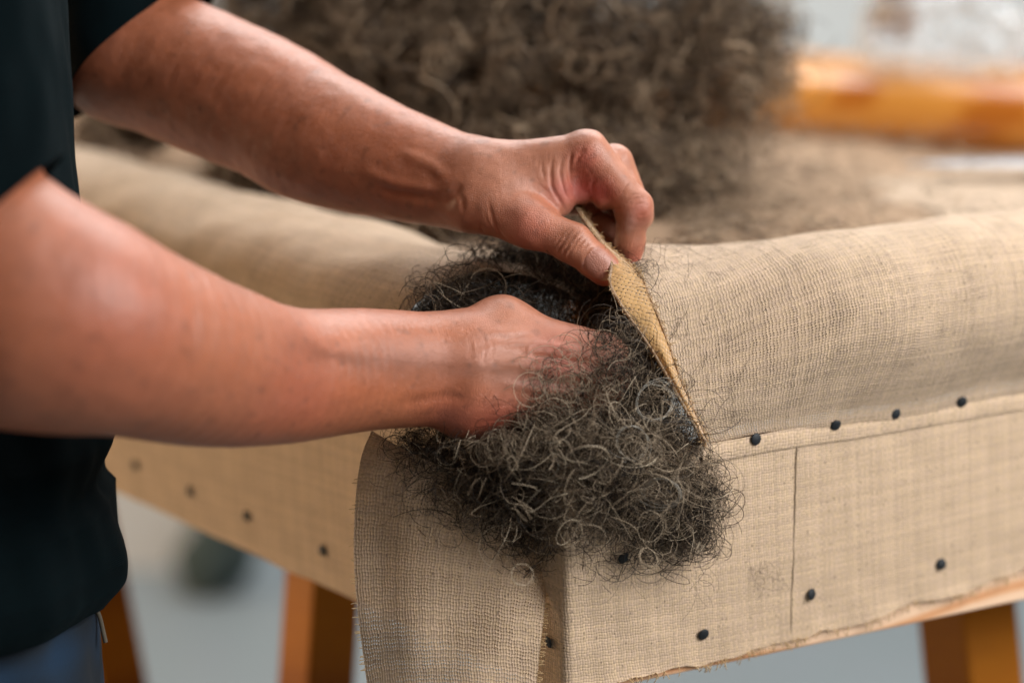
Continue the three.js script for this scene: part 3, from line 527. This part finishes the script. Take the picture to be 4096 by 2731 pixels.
{
  const trunk = new Field();                                           // shoulders and chest under the shirt
  trunk.cap(P(-75, -100, -235), P(-20, -200, 150), 0.05, 0.05, 0.05); trunk.cap(P(-170, -100, -40), P(-170, 420, -40), 0.10, 0.095, 0.05); 
    const body = mergeGeometries([wrapUV(far.mesh(0.0013, skinNail), P(200, 80, 110), P(560, 200, 10)), wrapUV(near.mesh(0.0017, (x, y, z) => skin(x, y, z, 1)), P(100, 334, -235), P(600, 380, -40)), wrapUV(trunk.mesh(0.008, skin), P(-170, -100, -40), P(-170, 420, -40))]);
  mesh('body', body, skinMat, person);
  console.log('body tris', body.index.count / 3);
}
// --- clothes
const twill = dataTex(512, (u, v, x, y) => { const s = 0.5 + 0.5 * Math.sin((x + y * 0.5) * Math.PI * 2 / 8), n = hash(x, y, 4), q = 0.5 + 0.5 * N3(u * 8, v * 8, 2); return [0.012 + 0.02 * s * n, 0.034 + 0.08 * s * n + 0.01 * q, 0.044 + 0.09 * s * n + 0.01 * q]; });
const twillBump = dataTex(512, (u, v, x, y) => { const s = 0.5 + 0.5 * Math.sin((x + y * 0.5) * Math.PI * 2 / 8); return [s, s, s]; }, false);
const shirtMat = new THREE.MeshPhysicalMaterial({ map: twill, bumpMap: twillBump, bumpScale: 0.0003, roughness: 0.95, specularIntensity: 0.15, side: THREE.DoubleSide, sheen: 0.06, sheenColor: lin(0.05, 0.3, 0.4), sheenRoughness: 0.5 });
const fold = (x, y, z, a, s) => a * (N3(x / s, y / s * 0.5, z / s) + 0.5 * N3(x / s * 2.3, y / s, z / s * 2.3));
function ringTube(rows, nu, nv, tile) {                                // rows: [centre, axisX (unit*rx), axisZ (unit*rz)]
  const c = new THREE.CatmullRomCurve3(rows.map((r) => r[0])), ax = new THREE.CatmullRomCurve3(rows.map((r) => r[1])), az = new THREE.CatmullRomCurve3(rows.map((r) => r[2]));
  return gridSurface(nu, nv, (u, v) => { const a = u * Math.PI * 2, p = c.getPoint(v), X = ax.getPoint(v), Z = az.getPoint(v); p.addScaledVector(X, Math.cos(a)).addScaledVector(Z, Math.sin(a)); const n = X.multiplyScalar(Math.cos(a)).add(Z.multiplyScalar(Math.sin(a))).normalize(); return p.addScaledVector(n, fold(p.x, p.y, p.z, 0.007, 0.05)); }, (u, v) => [u * tile[0], v * tile[1]]);
}
{
  const row = (edge, py, dz, rx = 0.16, rz = 0.14) => { const e = P(edge, py, dz); return [e.clone().addScaledVector(RGT, -rx), RGT.clone().multiplyScalar(rx), V(0, 0, rz)]; };
  const torso = ringTube([row(60, -120, -40), row(64, 0, -40), row(74, 120, -40), row(79, 200, -40), row(96, 300, -40), row(117, 430, -42), row(115, 500, -42, 0.16, 0.145), row(123, 556, -44, 0.166, 0.15), row(121, 578, -44, 0.164, 0.148), row(104, 600, -40, 0.155, 0.14)], 160, 160, [7, 7]);
  mesh('shirt', solidify(torso, 0.002), shirtMat, person);
  const sl = (c0, c1, r0, r1, tilt, nm, ext) => { const ax = c1.clone().sub(c0).normalize(), x = RGT.clone().addScaledVector(ax, -RGT.dot(ax)).normalize(), z = x.clone().cross(ax).normalize(); const rows = []; for (let i = 0; i <= 6; i++) { const t = i / 6, r = lerp(r0, r1, t), c = c0.clone().lerp(c1, t); rows.push([c, x.clone().multiplyScalar(r).addScaledVector(ax, -tilt * r * t), z.clone().multiplyScalar(r)]); } mesh(nm, solidify(ringTube(rows, 120, 60, [3, 3]), 0.0025), shirtMat, person); };
  sl(P(-80, -90, -290), P(-38, 244, -266), 0.066, 0.0590, 0.75, 'sleeve');
  sl(P(50, -150, 146), P(138, 48, 130), 0.074, 0.068, 0.32, 'sleeve');
  const denimTex = dataTex(512, (u, v, x, y) => { const s = 0.5 + 0.5 * Math.sin((x - y * 0.6) * Math.PI * 2 / 7), n = hash(x, y >> 2, 9), q = sstep(-0.4, 0.6, N3(u * 3, v * 2, 6)); const k = lerp(0.16, 0.5, q) * (0.75 + 0.4 * s * n); return [0.06 * k, 0.36 * k + 0.01, 0.58 * k + 0.02]; });
  const denim = new THREE.MeshStandardMaterial({ map: denimTex, roughness: 0.9, side: THREE.DoubleSide });
  const jean = ringTube([row(90, 575, -30, 0.145, 0.13), row(90, 610, -30, 0.145, 0.13), row(93, 650, -28, 0.148, 0.132), row(96, 700, -26, 0.15, 0.134), row(98, 800, -22, 0.15, 0.135)], 140, 60, [6, 1.4]);
  mesh('jeans', solidify(jean, 0.002), denim, person);
  const surfPt = (px, py) => { const e = P(95, py, -28), rx = 0.148, cx = e.x - rx, x = P(px, py, -120).x, k = clamp((x - cx) / rx, -1, 1); return V(x, P(px, py, -120).y - 0.001, e.z + 0.134 * Math.sqrt(1 - k * k) + 0.001); };
  const seamMat = new THREE.MeshStandardMaterial({ color: lin(0.10, 0.085, 0.06), roughness: 0.9 });
  mesh('pocket_seam', tube([[30, 600], [36, 622], [56, 640], [74, 656], [84, 690]].map(([x, y]) => surfPt(x, y)), 0.0016, 6, 50), seamMat, person);
}

// ---------------------------------------------------------------- horsehair
function strand(seed, len, R, rad, seg = 26) {
  const r = rng(seed), pts = [], d = V(1, 0, 0), n = V(0, 1, 0); let p = V(0, 0, 0); const ds = len / seg; let k = 1 / R, tor = (r() - 0.5) * 60, aim = 1;
  for (let i = 0; i <= seg; i++) { pts.push(p.clone()); if (r() < 0.09) aim = (r() < 0.2 ? -1 : 1) * (0.2 + 1.25 * r()); const b = d.clone().cross(n); k = lerp(k, aim / R, 0.4); tor = lerp(tor, (r() - 0.5) * 150, 0.3); n.addScaledVector(d, -k * ds).addScaledVector(b, tor * ds).normalize(); d.addScaledVector(n, k * ds).normalize(); n.addScaledVector(d, -n.dot(d)).normalize(); p.addScaledVector(d, ds); }
  const c = V(0, 0, 0); pts.forEach((q) => c.add(q)); c.multiplyScalar(1 / pts.length); pts.forEach((q) => q.sub(c));
  return new THREE.TubeGeometry(new THREE.CatmullRomCurve3(pts), seg, rad, 3, false);
}
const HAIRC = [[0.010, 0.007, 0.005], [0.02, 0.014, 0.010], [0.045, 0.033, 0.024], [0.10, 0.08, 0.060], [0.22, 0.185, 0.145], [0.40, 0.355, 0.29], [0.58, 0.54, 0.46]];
const mm = new THREE.Matrix4(), qq = new THREE.Quaternion(), cc = new THREE.Color();
function hairs(parent, name, variants, places, seed, tint = [1, 0.89, 0.76]) {                 // places: [position, scale, colourIndex, quaternion?]; one joined mesh
  const r = rng(seed), pick = places.map(() => Math.floor(r() * variants.length)); let nv = 0, ni = 0;
  pick.forEach((k) => { nv += variants[k].attributes.position.count; ni += variants[k].index.count; });
  const pos = new Float32Array(nv * 3), nor = new Float32Array(nv * 3), col = new Float32Array(nv * 3), idx = new Uint32Array(ni), v = V(0, 0, 0); let o = 0, oi = 0;
  places.forEach(([p, s, ci, q], j) => {
    if (q) qq.copy(q); else { const u1 = r(), u2 = r() * 6.283, u3 = r() * 6.283; qq.set(Math.sqrt(1 - u1) * Math.sin(u2), Math.sqrt(1 - u1) * Math.cos(u2), Math.sqrt(u1) * Math.sin(u3), Math.sqrt(u1) * Math.cos(u3)); }
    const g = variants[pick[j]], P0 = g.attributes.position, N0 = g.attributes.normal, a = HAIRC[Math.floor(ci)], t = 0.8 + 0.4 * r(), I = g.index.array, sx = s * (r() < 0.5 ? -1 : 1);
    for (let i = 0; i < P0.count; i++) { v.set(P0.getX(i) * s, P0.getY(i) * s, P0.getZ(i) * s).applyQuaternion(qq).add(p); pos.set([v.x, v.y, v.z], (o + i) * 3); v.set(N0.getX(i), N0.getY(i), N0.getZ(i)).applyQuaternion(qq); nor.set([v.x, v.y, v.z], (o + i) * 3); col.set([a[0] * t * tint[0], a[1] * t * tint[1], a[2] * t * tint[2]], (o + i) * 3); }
    for (let i = 0; i < I.length; i++) idx[oi + i] = I[i] + o;
    o += P0.count; oi += I.length;
  });
  const g = new THREE.BufferGeometry(); g.setAttribute('position', new THREE.BufferAttribute(pos, 3)); g.setAttribute('normal', new THREE.BufferAttribute(nor, 3)); g.setAttribute('color', new THREE.BufferAttribute(col, 3)); g.setIndex(new THREE.BufferAttribute(idx, 1));
  mesh(name, g, hairMat, parent).userData.kind = 'stuff'; console.log(name, ni / 3);
}
const straySet = [], fineSet = [], thickSet = [], pileSet = [];
for (let i = 0; i < 24; i++) fineSet.push(strand(100 + i, 0.045 + 0.06 * ((i * 7) % 5) / 5, 0.005 + 0.0022 * (i % 6), 0.00012 + 0.00004 * (i % 3), 16));
for (let i = 0; i < 18; i++) thickSet.push(strand(300 + i, 0.06 + 0.06 * ((i * 3) % 5) / 5, 0.0065 + 0.0018 * (i % 5), 0.00020, 28));
for (let i = 0; i < 10; i++) pileSet.push(strand(500 + i, 0.08, 0.008 + 0.0025 * (i % 5), 0.00035, 9));
for (let i = 0; i < 12; i++) straySet.push(strand(700 + i, 0.03 + 0.004 * (i % 5), 0.012 + 0.005 * (i % 5), 0.00011, 12));
const faceQ = (r, n, spread) => { const q = new THREE.Quaternion().setFromUnitVectors(V(0, 0, 1), n.clone().add(V((r() - 0.5) * spread, (r() - 0.5) * spread, (r() - 0.5) * spread)).normalize()); return q.multiply(new THREE.Quaternion().setFromAxisAngle(V(0, 0, 1), r() * 6.283)); };
const curlMat = new THREE.MeshPhysicalMaterial({ color: lin(0.40, 0.38, 0.33), roughness: 0.4 });
{ // the tuft being pushed in
  const tuft = thingGroup('horsehair_tuft', 'curly grey and black horsehair tuft spilling from the open roll under the hands', 'horsehair');
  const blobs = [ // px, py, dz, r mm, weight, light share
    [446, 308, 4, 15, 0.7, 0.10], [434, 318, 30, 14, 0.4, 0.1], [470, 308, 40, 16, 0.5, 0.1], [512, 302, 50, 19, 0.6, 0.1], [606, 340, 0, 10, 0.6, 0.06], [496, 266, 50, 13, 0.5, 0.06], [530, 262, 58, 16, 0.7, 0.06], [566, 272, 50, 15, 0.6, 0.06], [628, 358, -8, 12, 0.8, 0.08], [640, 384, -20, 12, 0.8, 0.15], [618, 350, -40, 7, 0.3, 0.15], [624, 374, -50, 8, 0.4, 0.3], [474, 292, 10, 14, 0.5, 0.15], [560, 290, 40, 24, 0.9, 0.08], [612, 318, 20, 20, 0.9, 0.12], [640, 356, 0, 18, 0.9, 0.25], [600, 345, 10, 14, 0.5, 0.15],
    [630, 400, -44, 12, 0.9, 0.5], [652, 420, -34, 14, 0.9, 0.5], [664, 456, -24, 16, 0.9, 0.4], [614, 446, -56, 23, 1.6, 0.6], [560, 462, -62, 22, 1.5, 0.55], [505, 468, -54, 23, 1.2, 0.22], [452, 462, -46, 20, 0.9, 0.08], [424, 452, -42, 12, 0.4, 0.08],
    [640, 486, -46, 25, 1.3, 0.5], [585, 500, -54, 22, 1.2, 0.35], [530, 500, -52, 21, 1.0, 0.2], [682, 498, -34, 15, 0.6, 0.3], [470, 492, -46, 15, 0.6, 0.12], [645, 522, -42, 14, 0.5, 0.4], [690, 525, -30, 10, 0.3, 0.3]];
  const r = rng(42), fine = [], thick = [];
  const gs = () => { let s = 0; for (let i = 0; i < 3; i++) s += r() - 0.5; return s * 0.85; };
  for (const [x, y, dz, rad, w, lt] of blobs) {
    const c = P(x, y, dz), k = rad / 1000;
    for (let i = 0; i < 330 * w; i++) { const p = c.clone().add(V(gs(), gs(), gs()).multiplyScalar(k * (y < 400 ? 1.5 : 2.05))); const front = p.clone().sub(c).dot(FWD) < 0; const q = r() - 0.5 * N3(p.x * 45, p.y * 45, p.z * 45); fine.push([p, 0.7 + 0.5 * r(), front && q < lt * 0.8 ? 4 + Math.floor(r() * 2.3) : q < lt ? 3 : r() * 2]); }  // pale strands only on the camera side, painting depth shade into the tuft
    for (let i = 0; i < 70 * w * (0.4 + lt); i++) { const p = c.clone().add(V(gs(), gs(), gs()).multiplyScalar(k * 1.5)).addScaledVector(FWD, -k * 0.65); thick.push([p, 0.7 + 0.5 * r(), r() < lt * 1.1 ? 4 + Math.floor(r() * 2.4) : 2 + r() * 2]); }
  }
  // thin fringe over the flap and the right face
  for (let i = 0; i < 1000; i++) { const x = 415 + 300 * r(), low = 536 + (x - 425) * 0.03 + 14 * Math.sin(x / 40), y = lerp(low - 45, low + 30, r() * r()); fine.push([P(x, y, -44 - 8 * r() + (x > 600 ? (x - 600) * 0.22 : 0)), 0.6 + 0.5 * r(), r() < 0.2 ? 4 : r() * 3, faceQ(r, V(0, 0.1, 1), 0.9)]); }
  for (let i = 0; i < 190; i++) { const y = 450 + 100 * r(), x = 688 + 26 * gs(); fine.push([P(x, y, -32 + 12 * gs()), 0.6 + 0.5 * r(), r() < 0.3 ? 4 + r() * 2 : r() * 3, faceQ(r, NR, 0.9)]); }
  for (let i = 0; i < 170; i++) { const y = 435 + 90 * r(), x = 418 + 22 * gs(); fine.push([P(x, y, -46), 0.5 + 0.5 * r(), r() * 3, faceQ(r, V(0, 0.1, 1), 0.9)]); }
  // locks lying over the back of the hand
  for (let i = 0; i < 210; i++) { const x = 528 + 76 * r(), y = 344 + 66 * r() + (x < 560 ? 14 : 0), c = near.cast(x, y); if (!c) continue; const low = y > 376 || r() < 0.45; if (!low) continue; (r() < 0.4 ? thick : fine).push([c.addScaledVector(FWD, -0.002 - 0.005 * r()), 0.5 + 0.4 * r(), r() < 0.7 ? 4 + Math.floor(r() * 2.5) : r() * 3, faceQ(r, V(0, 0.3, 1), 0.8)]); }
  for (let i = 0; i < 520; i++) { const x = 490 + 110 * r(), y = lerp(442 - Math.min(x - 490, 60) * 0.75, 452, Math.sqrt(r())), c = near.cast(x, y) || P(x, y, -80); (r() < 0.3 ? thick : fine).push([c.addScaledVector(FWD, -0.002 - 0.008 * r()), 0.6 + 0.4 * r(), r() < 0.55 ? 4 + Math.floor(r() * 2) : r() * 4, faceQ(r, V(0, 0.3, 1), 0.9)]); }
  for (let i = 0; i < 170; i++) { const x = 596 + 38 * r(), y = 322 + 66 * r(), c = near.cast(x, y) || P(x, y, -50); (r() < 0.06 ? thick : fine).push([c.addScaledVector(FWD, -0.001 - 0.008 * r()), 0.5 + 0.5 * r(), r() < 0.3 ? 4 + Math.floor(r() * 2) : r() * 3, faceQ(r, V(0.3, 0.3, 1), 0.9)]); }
  // wisps in the dark mouth above the hand
  for (let i = 0; i < 420; i++) { const x = 520 + 130 * r(), y = 262 + 90 * r(); if (y > 262 + (x - 520) * 1.1 + 60) continue; fine.push([P(x, y, 8 - 12 * r() - (x > 600 ? 8 : 0)), 0.6 + 0.5 * r(), r() < 0.22 ? 3 + r() * 2 : r() * 3]); }
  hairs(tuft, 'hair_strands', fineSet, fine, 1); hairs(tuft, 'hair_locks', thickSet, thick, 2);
  console.log('tuft strands', fine.length, thick.length);
  // a few big loops that stand out
  const loops = [[632, 440, 14, -84], [655, 404, 16, -62], [664, 492, 14, -78], [545, 466, 12, -84]];
  const lr = rng(9);
  loops.forEach(([x, y, rp, dz], li) => { const a0 = lr() * 6.28, w1 = lr() * 6, w2 = lr() * 6; for (let c = 0; c < 4; c++) { const pts = [], turns = 0.7 + lr() * 0.6, a1 = a0 + (lr() - 0.5) * 1.2, kk = 1 + (lr() - 0.5) * 0.16; for (let i = 0; i <= 22; i++) { const t = i / 22, a = a1 + t * turns * 6.283, k = rp * kk * (1 + 0.55 * Math.pow(Math.abs(t - 0.45) * 2, 3) + 0.08 * Math.sin(a * 2 + w1)); pts.push(P(x + Math.cos(a) * k * 1.12, y + Math.sin(a) * k * 0.95, dz + 6 * Math.sin(a + w2) + c)); } mesh('loose_curl', tube(pts, 0.00022, 4, 60), curlMat, tuft); } });
  // stray hairs on the roll and the side
  const stray = [], surf = globalThis.__surf; 
  for (let i = 0; i < 900; i++) { const u = Math.pow(r(), 1.2), v = 0.52 + 0.22 * r() * r() + 0.03 * r(), p = surf(u, v); stray.push([p.add(V(0, 0.0015, 0.0005)), 0.25 + 0.45 * r(), r() < 0.35 ? 4 : 1 + r() * 2, faceQ(r, V(0.2, 1, 0.4), 0.8)]); }
  for (let i = 0; i < 70; i++) { const u = 0.12 * r(), v = 0.6 + 0.38 * r(), p = surf(u, v); stray.push([p.addScaledVector(NR, 0.002), 0.4 + 0.6 * r(), r() * 4, faceQ(r, NR, 0.5)]); }
  for (let i = 0; i < 16; i++) { const p = onR(768 + 16 * gs(), 574 + 14 * gs(), 0.006); stray.push([p, 0.5 + 0.5 * r(), 1 + r() * 2, faceQ(r, NR, 0.4)]); }
  for (let i = 0; i < 26; i++) { const p = onR(600 + 120 * r(), 560 + 40 * r(), 0.006); stray.push([p, 0.4 + 0.5 * r(), 1 + r() * 3, faceQ(r, NR, 0.4)]); }
  hairs(tuft, 'stray_hair', straySet, stray, 3);
}
{ // the heap of loose hair on top of the frame
  const pile = thingGroup('horsehair_heap', 'large dark heap of loose horsehair on top of the frame', 'horsehair');
  const blobs = [[290, 10, 520, 75], [350, 60, 520, 70], [430, 50, 540, 80], [520, 70, 500, 75], [300, 30, 470, 80], [390, 10, 480, 90], [470, -10, 470, 95], [560, 20, 440, 95], [640, 40, 420, 90], [690, 90, 400, 75], [640, 140, 380, 75], [560, 130, 380, 80], [470, 120, 400, 80], [700, 20, 430, 75], [730, 70, 420, 58], [660, 190, 340, 50], [600, 200, 320, 55], [520, 205, 300, 50], [440, 215, 290, 40], [370, 205, 330, 40], [300, 195, 370, 36], [240, 185, 400, 30], [400, 90, 420, 80], [330, 110, 430, 60], [112, 140, 560, 22], [140, 128, 560, 22]];
  const r = rng(17), pl = [];
  for (const [x, y, dz, rad] of blobs) { const c = P(x, y, dz), k = rad / 1000; for (let i = 0; i < rad * (x < 540 ? 12 : 9); i++) { const d = V(r() - 0.5, r() - 0.3, r() - 0.4).normalize(); const p = c.clone().addScaledVector(d, k * (0.45 + 0.68 * Math.sqrt(r()))); p.add(V(N3(p.x * 26, p.y * 26, p.z * 26), N3(p.y * 26, p.z * 26, p.x * 26 + 7), N3(p.z * 26 + 3, p.x * 26, p.y * 26)).multiplyScalar(0.022)); pl.push([p, 0.6 + 0.8 * r(), r() < 0.3 ? 4 + r() * 1.6 : 1.5 + r() * 2.5]); } }
  // scattered wisps round its foot
  for (let i = 0; i < 1300; i++) { const p = P(690 + 200 * r() * r(), 0, 300); const t = rayPlane(680 + 350 * r() * r(), 128 + 112 * r(), V(0, CORNER.y + HF + 0.09, 0), UP); pl.push([t, 0.4 + 0.5 * r(), 3 + r() * 2.5, faceQ(r, UP, 0.6)]); }
  hairs(pile, 'hair_strands', pileSet, pl, 5, [1.25, 1.07, 0.89]);
}

// ---------------------------------------------------------------- things behind
{
  const topY = CORNER.y + HF + 0.08;
  // workbench board behind the frame
  const a0 = P(700, 66, 900), a1 = P(1024, 92, 760), dir = a1.clone().sub(a0).setY(0).normalize(), n = V(-dir.z, 0, dir.x); if (n.z < 0) n.negate();
  const y0 = (a0.y + a1.y) / 2, b = thingGroup('workbench', 'amber wooden bench with a thick worn edge behind the frame', 'workbench');
  const s = new THREE.Shape(), th = 0.068, dp = 0.17; s.moveTo(-0.03, -th); s.lineTo(-dp, -th); s.lineTo(-dp, 0); s.lineTo(-0.03, 0); s.absarc(-0.03, -th / 2, th / 2, Math.PI / 2, -Math.PI / 2, true); s.closePath();
  const g = new THREE.ExtrudeGeometry(s, { depth: 1.6, bevelEnabled: false, curveSegments: 20, steps: 1 });
  const p = g.attributes.position, uv = g.attributes.uv; for (let i = 0; i < p.count; i++) uv.setXY(i, p.getZ(i) / 0.7, (p.getX(i) + p.getY(i)) / 0.12);
  const wornTex = dataTex(512, (u, v) => { const f = N3(u * 6, v * 3, 4) + 0.5 * N3(u * 14, v * 7, 8), t = sstep(0.05, 0.45, f); return [lerp(0.78, 0.66, t), lerp(0.53, 0.38, t), lerp(0.22, 0.08, t)]; });
  const bm = new THREE.MeshPhysicalMaterial({ map: wornTex, roughness: 0.38, clearcoat: 0.3, clearcoatRoughness: 0.3 });
  const m = new THREE.Matrix4().makeBasis(n, UP, n.clone().cross(UP).normalize()); const start = a0.clone().setY(y0); if (n.clone().cross(UP).dot(dir) < 0) start.addScaledVector(dir, 1.4); else start.addScaledVector(dir, -0.2);
  g.applyMatrix4(m.setPosition(start)); mesh('board', g, bm, b);
  for (const k of [-0.15, 1.3]) { const q = a0.clone().setY(0).addScaledVector(dir, k).addScaledVector(n, -0.1); mesh('leg', beamBetween(q, q.clone().setY(y0 - th - 0.001), 0.06, 0.06, n), amber, b); }
  // clear plastic bag on the bench
  const bag = thingGroup('plastic_bag', 'crumpled clear plastic bag standing on the wooden bench', 'bag');
  const base = P(940, 74, 870); base.y = y0 + 0.002;
  const nb = new Field(); for (const [x, y, z, q] of [[-0.05, 0.035, 0, 0.035], [0, 0.04, -0.01, 0.045], [0.05, 0.035, 0.01, 0.035], [-0.03, 0.085, 0, 0.035], [0.02, 0.09, 0, 0.03], [-0.02, 0.13, 0, 0.028]]) { const c = base.clone().add(V(x, y, z)); nb.cap(c, c.clone().add(V(0.0001, 0, 0)), q, q, 0.03); }
  nb.noise = [[0.012, 0.022], [0.006, 0.010]];
  mesh('film', nb.mesh(0.003), new THREE.MeshPhysicalMaterial({ color: lin(0.9, 0.93, 0.95), roughness: 0.12, transmission: 0.75, thickness: 0, ior: 1.45, side: THREE.DoubleSide }), bag);
  const inner = new Field(); for (const [x, y, q] of [[-0.055, 0.05, 0.02], [-0.05, 0.09, 0.018], [-0.04, 0.12, 0.015]]) { const c = base.clone().add(V(x, y, 0)); inner.cap(c, c.clone().add(V(0.012, 0, 0)), q, q, 0.01); } inner.noise = [[0.004, 0.012]];
  mesh('brown_contents', inner.mesh(0.004), new THREE.MeshStandardMaterial({ color: lin(0.22, 0.13, 0.09), roughness: 0.8 }), bag);
  // steel ruler lying on the hessian
  const rl = thingGroup('steel_blade', 'flat grey steel blade lying on the hessian top', 'tool');
  const c0 = rayPlane(905, 166, V(0, topY + 0.006, 0), UP), c1 = rayPlane(1075, 164, V(0, topY + 0.006, 0), UP), dd = c1.clone().sub(c0), L = dd.length(); dd.normalize();
  const sh = new THREE.Shape(); sh.moveTo(0, 0.002); sh.lineTo(0.06, 0.018); sh.lineTo(L, 0.020); sh.lineTo(L, -0.016); sh.lineTo(0.04, -0.012); sh.closePath();
  const bg = new THREE.ExtrudeGeometry(sh, { depth: 0.002, bevelEnabled: true, bevelSize: 0.0008, bevelThickness: 0.0006, bevelSegments: 2 });
  bg.applyMatrix4(new THREE.Matrix4().makeBasis(dd, UP.clone().cross(dd), UP).setPosition(c0));
  mesh('blade', bg, new THREE.MeshStandardMaterial({ color: lin(0.5, 0.51, 0.54), metalness: 0.9, roughness: 0.35 }), rl);
  // things on the floor seen under the frame
  const gp = (px, py) => rayPlane(px, py, V(0, 0, 0), UP);
  const box = thingGroup('white_box', 'white cardboard box on the floor under the frame', 'box');
  const q = gp(150, 570); const wb = new THREE.MeshStandardMaterial({ color: lin(0.75, 0.77, 0.78), roughness: 0.8 });
  const bx = mesh('carton', new THREE.BoxGeometry(0.26, 0.30, 0.2), wb, box); bx.position.copy(q).add(V(0, 0.151, -0.1));
  const lid = mesh('lid', new THREE.BoxGeometry(0.275, 0.03, 0.215), wb, box); lid.position.copy(q).add(V(0, 0.317, -0.1));
  const bg2 = thingGroup('dark_bag', 'dark green sack slumped on the floor beside the white box', 'sack');
  const f = new Field(), s0 = gp(216, 590); for (const [x, y, rr] of [[0, 0.05, 0.045], [-0.02, 0.04, 0.04], [0.02, 0.07, 0.04], [0.02, 0.12, 0.04]]) { const c = s0.clone().add(V(x, y, 0)); f.cap(c, c.clone().add(V(0.0001, 0, 0)), rr, rr, 0.05); } f.noise = [[0.01, 0.04]];
  mesh('sack', f.mesh(0.006), new THREE.MeshStandardMaterial({ color: lin(0.05, 0.075, 0.075), roughness: 0.9 }), bg2);
}
scene.traverse((o) => { if (o.isMesh) { o.castShadow = true; o.receiveShadow = true; } });
renderer.render(scene, camera);
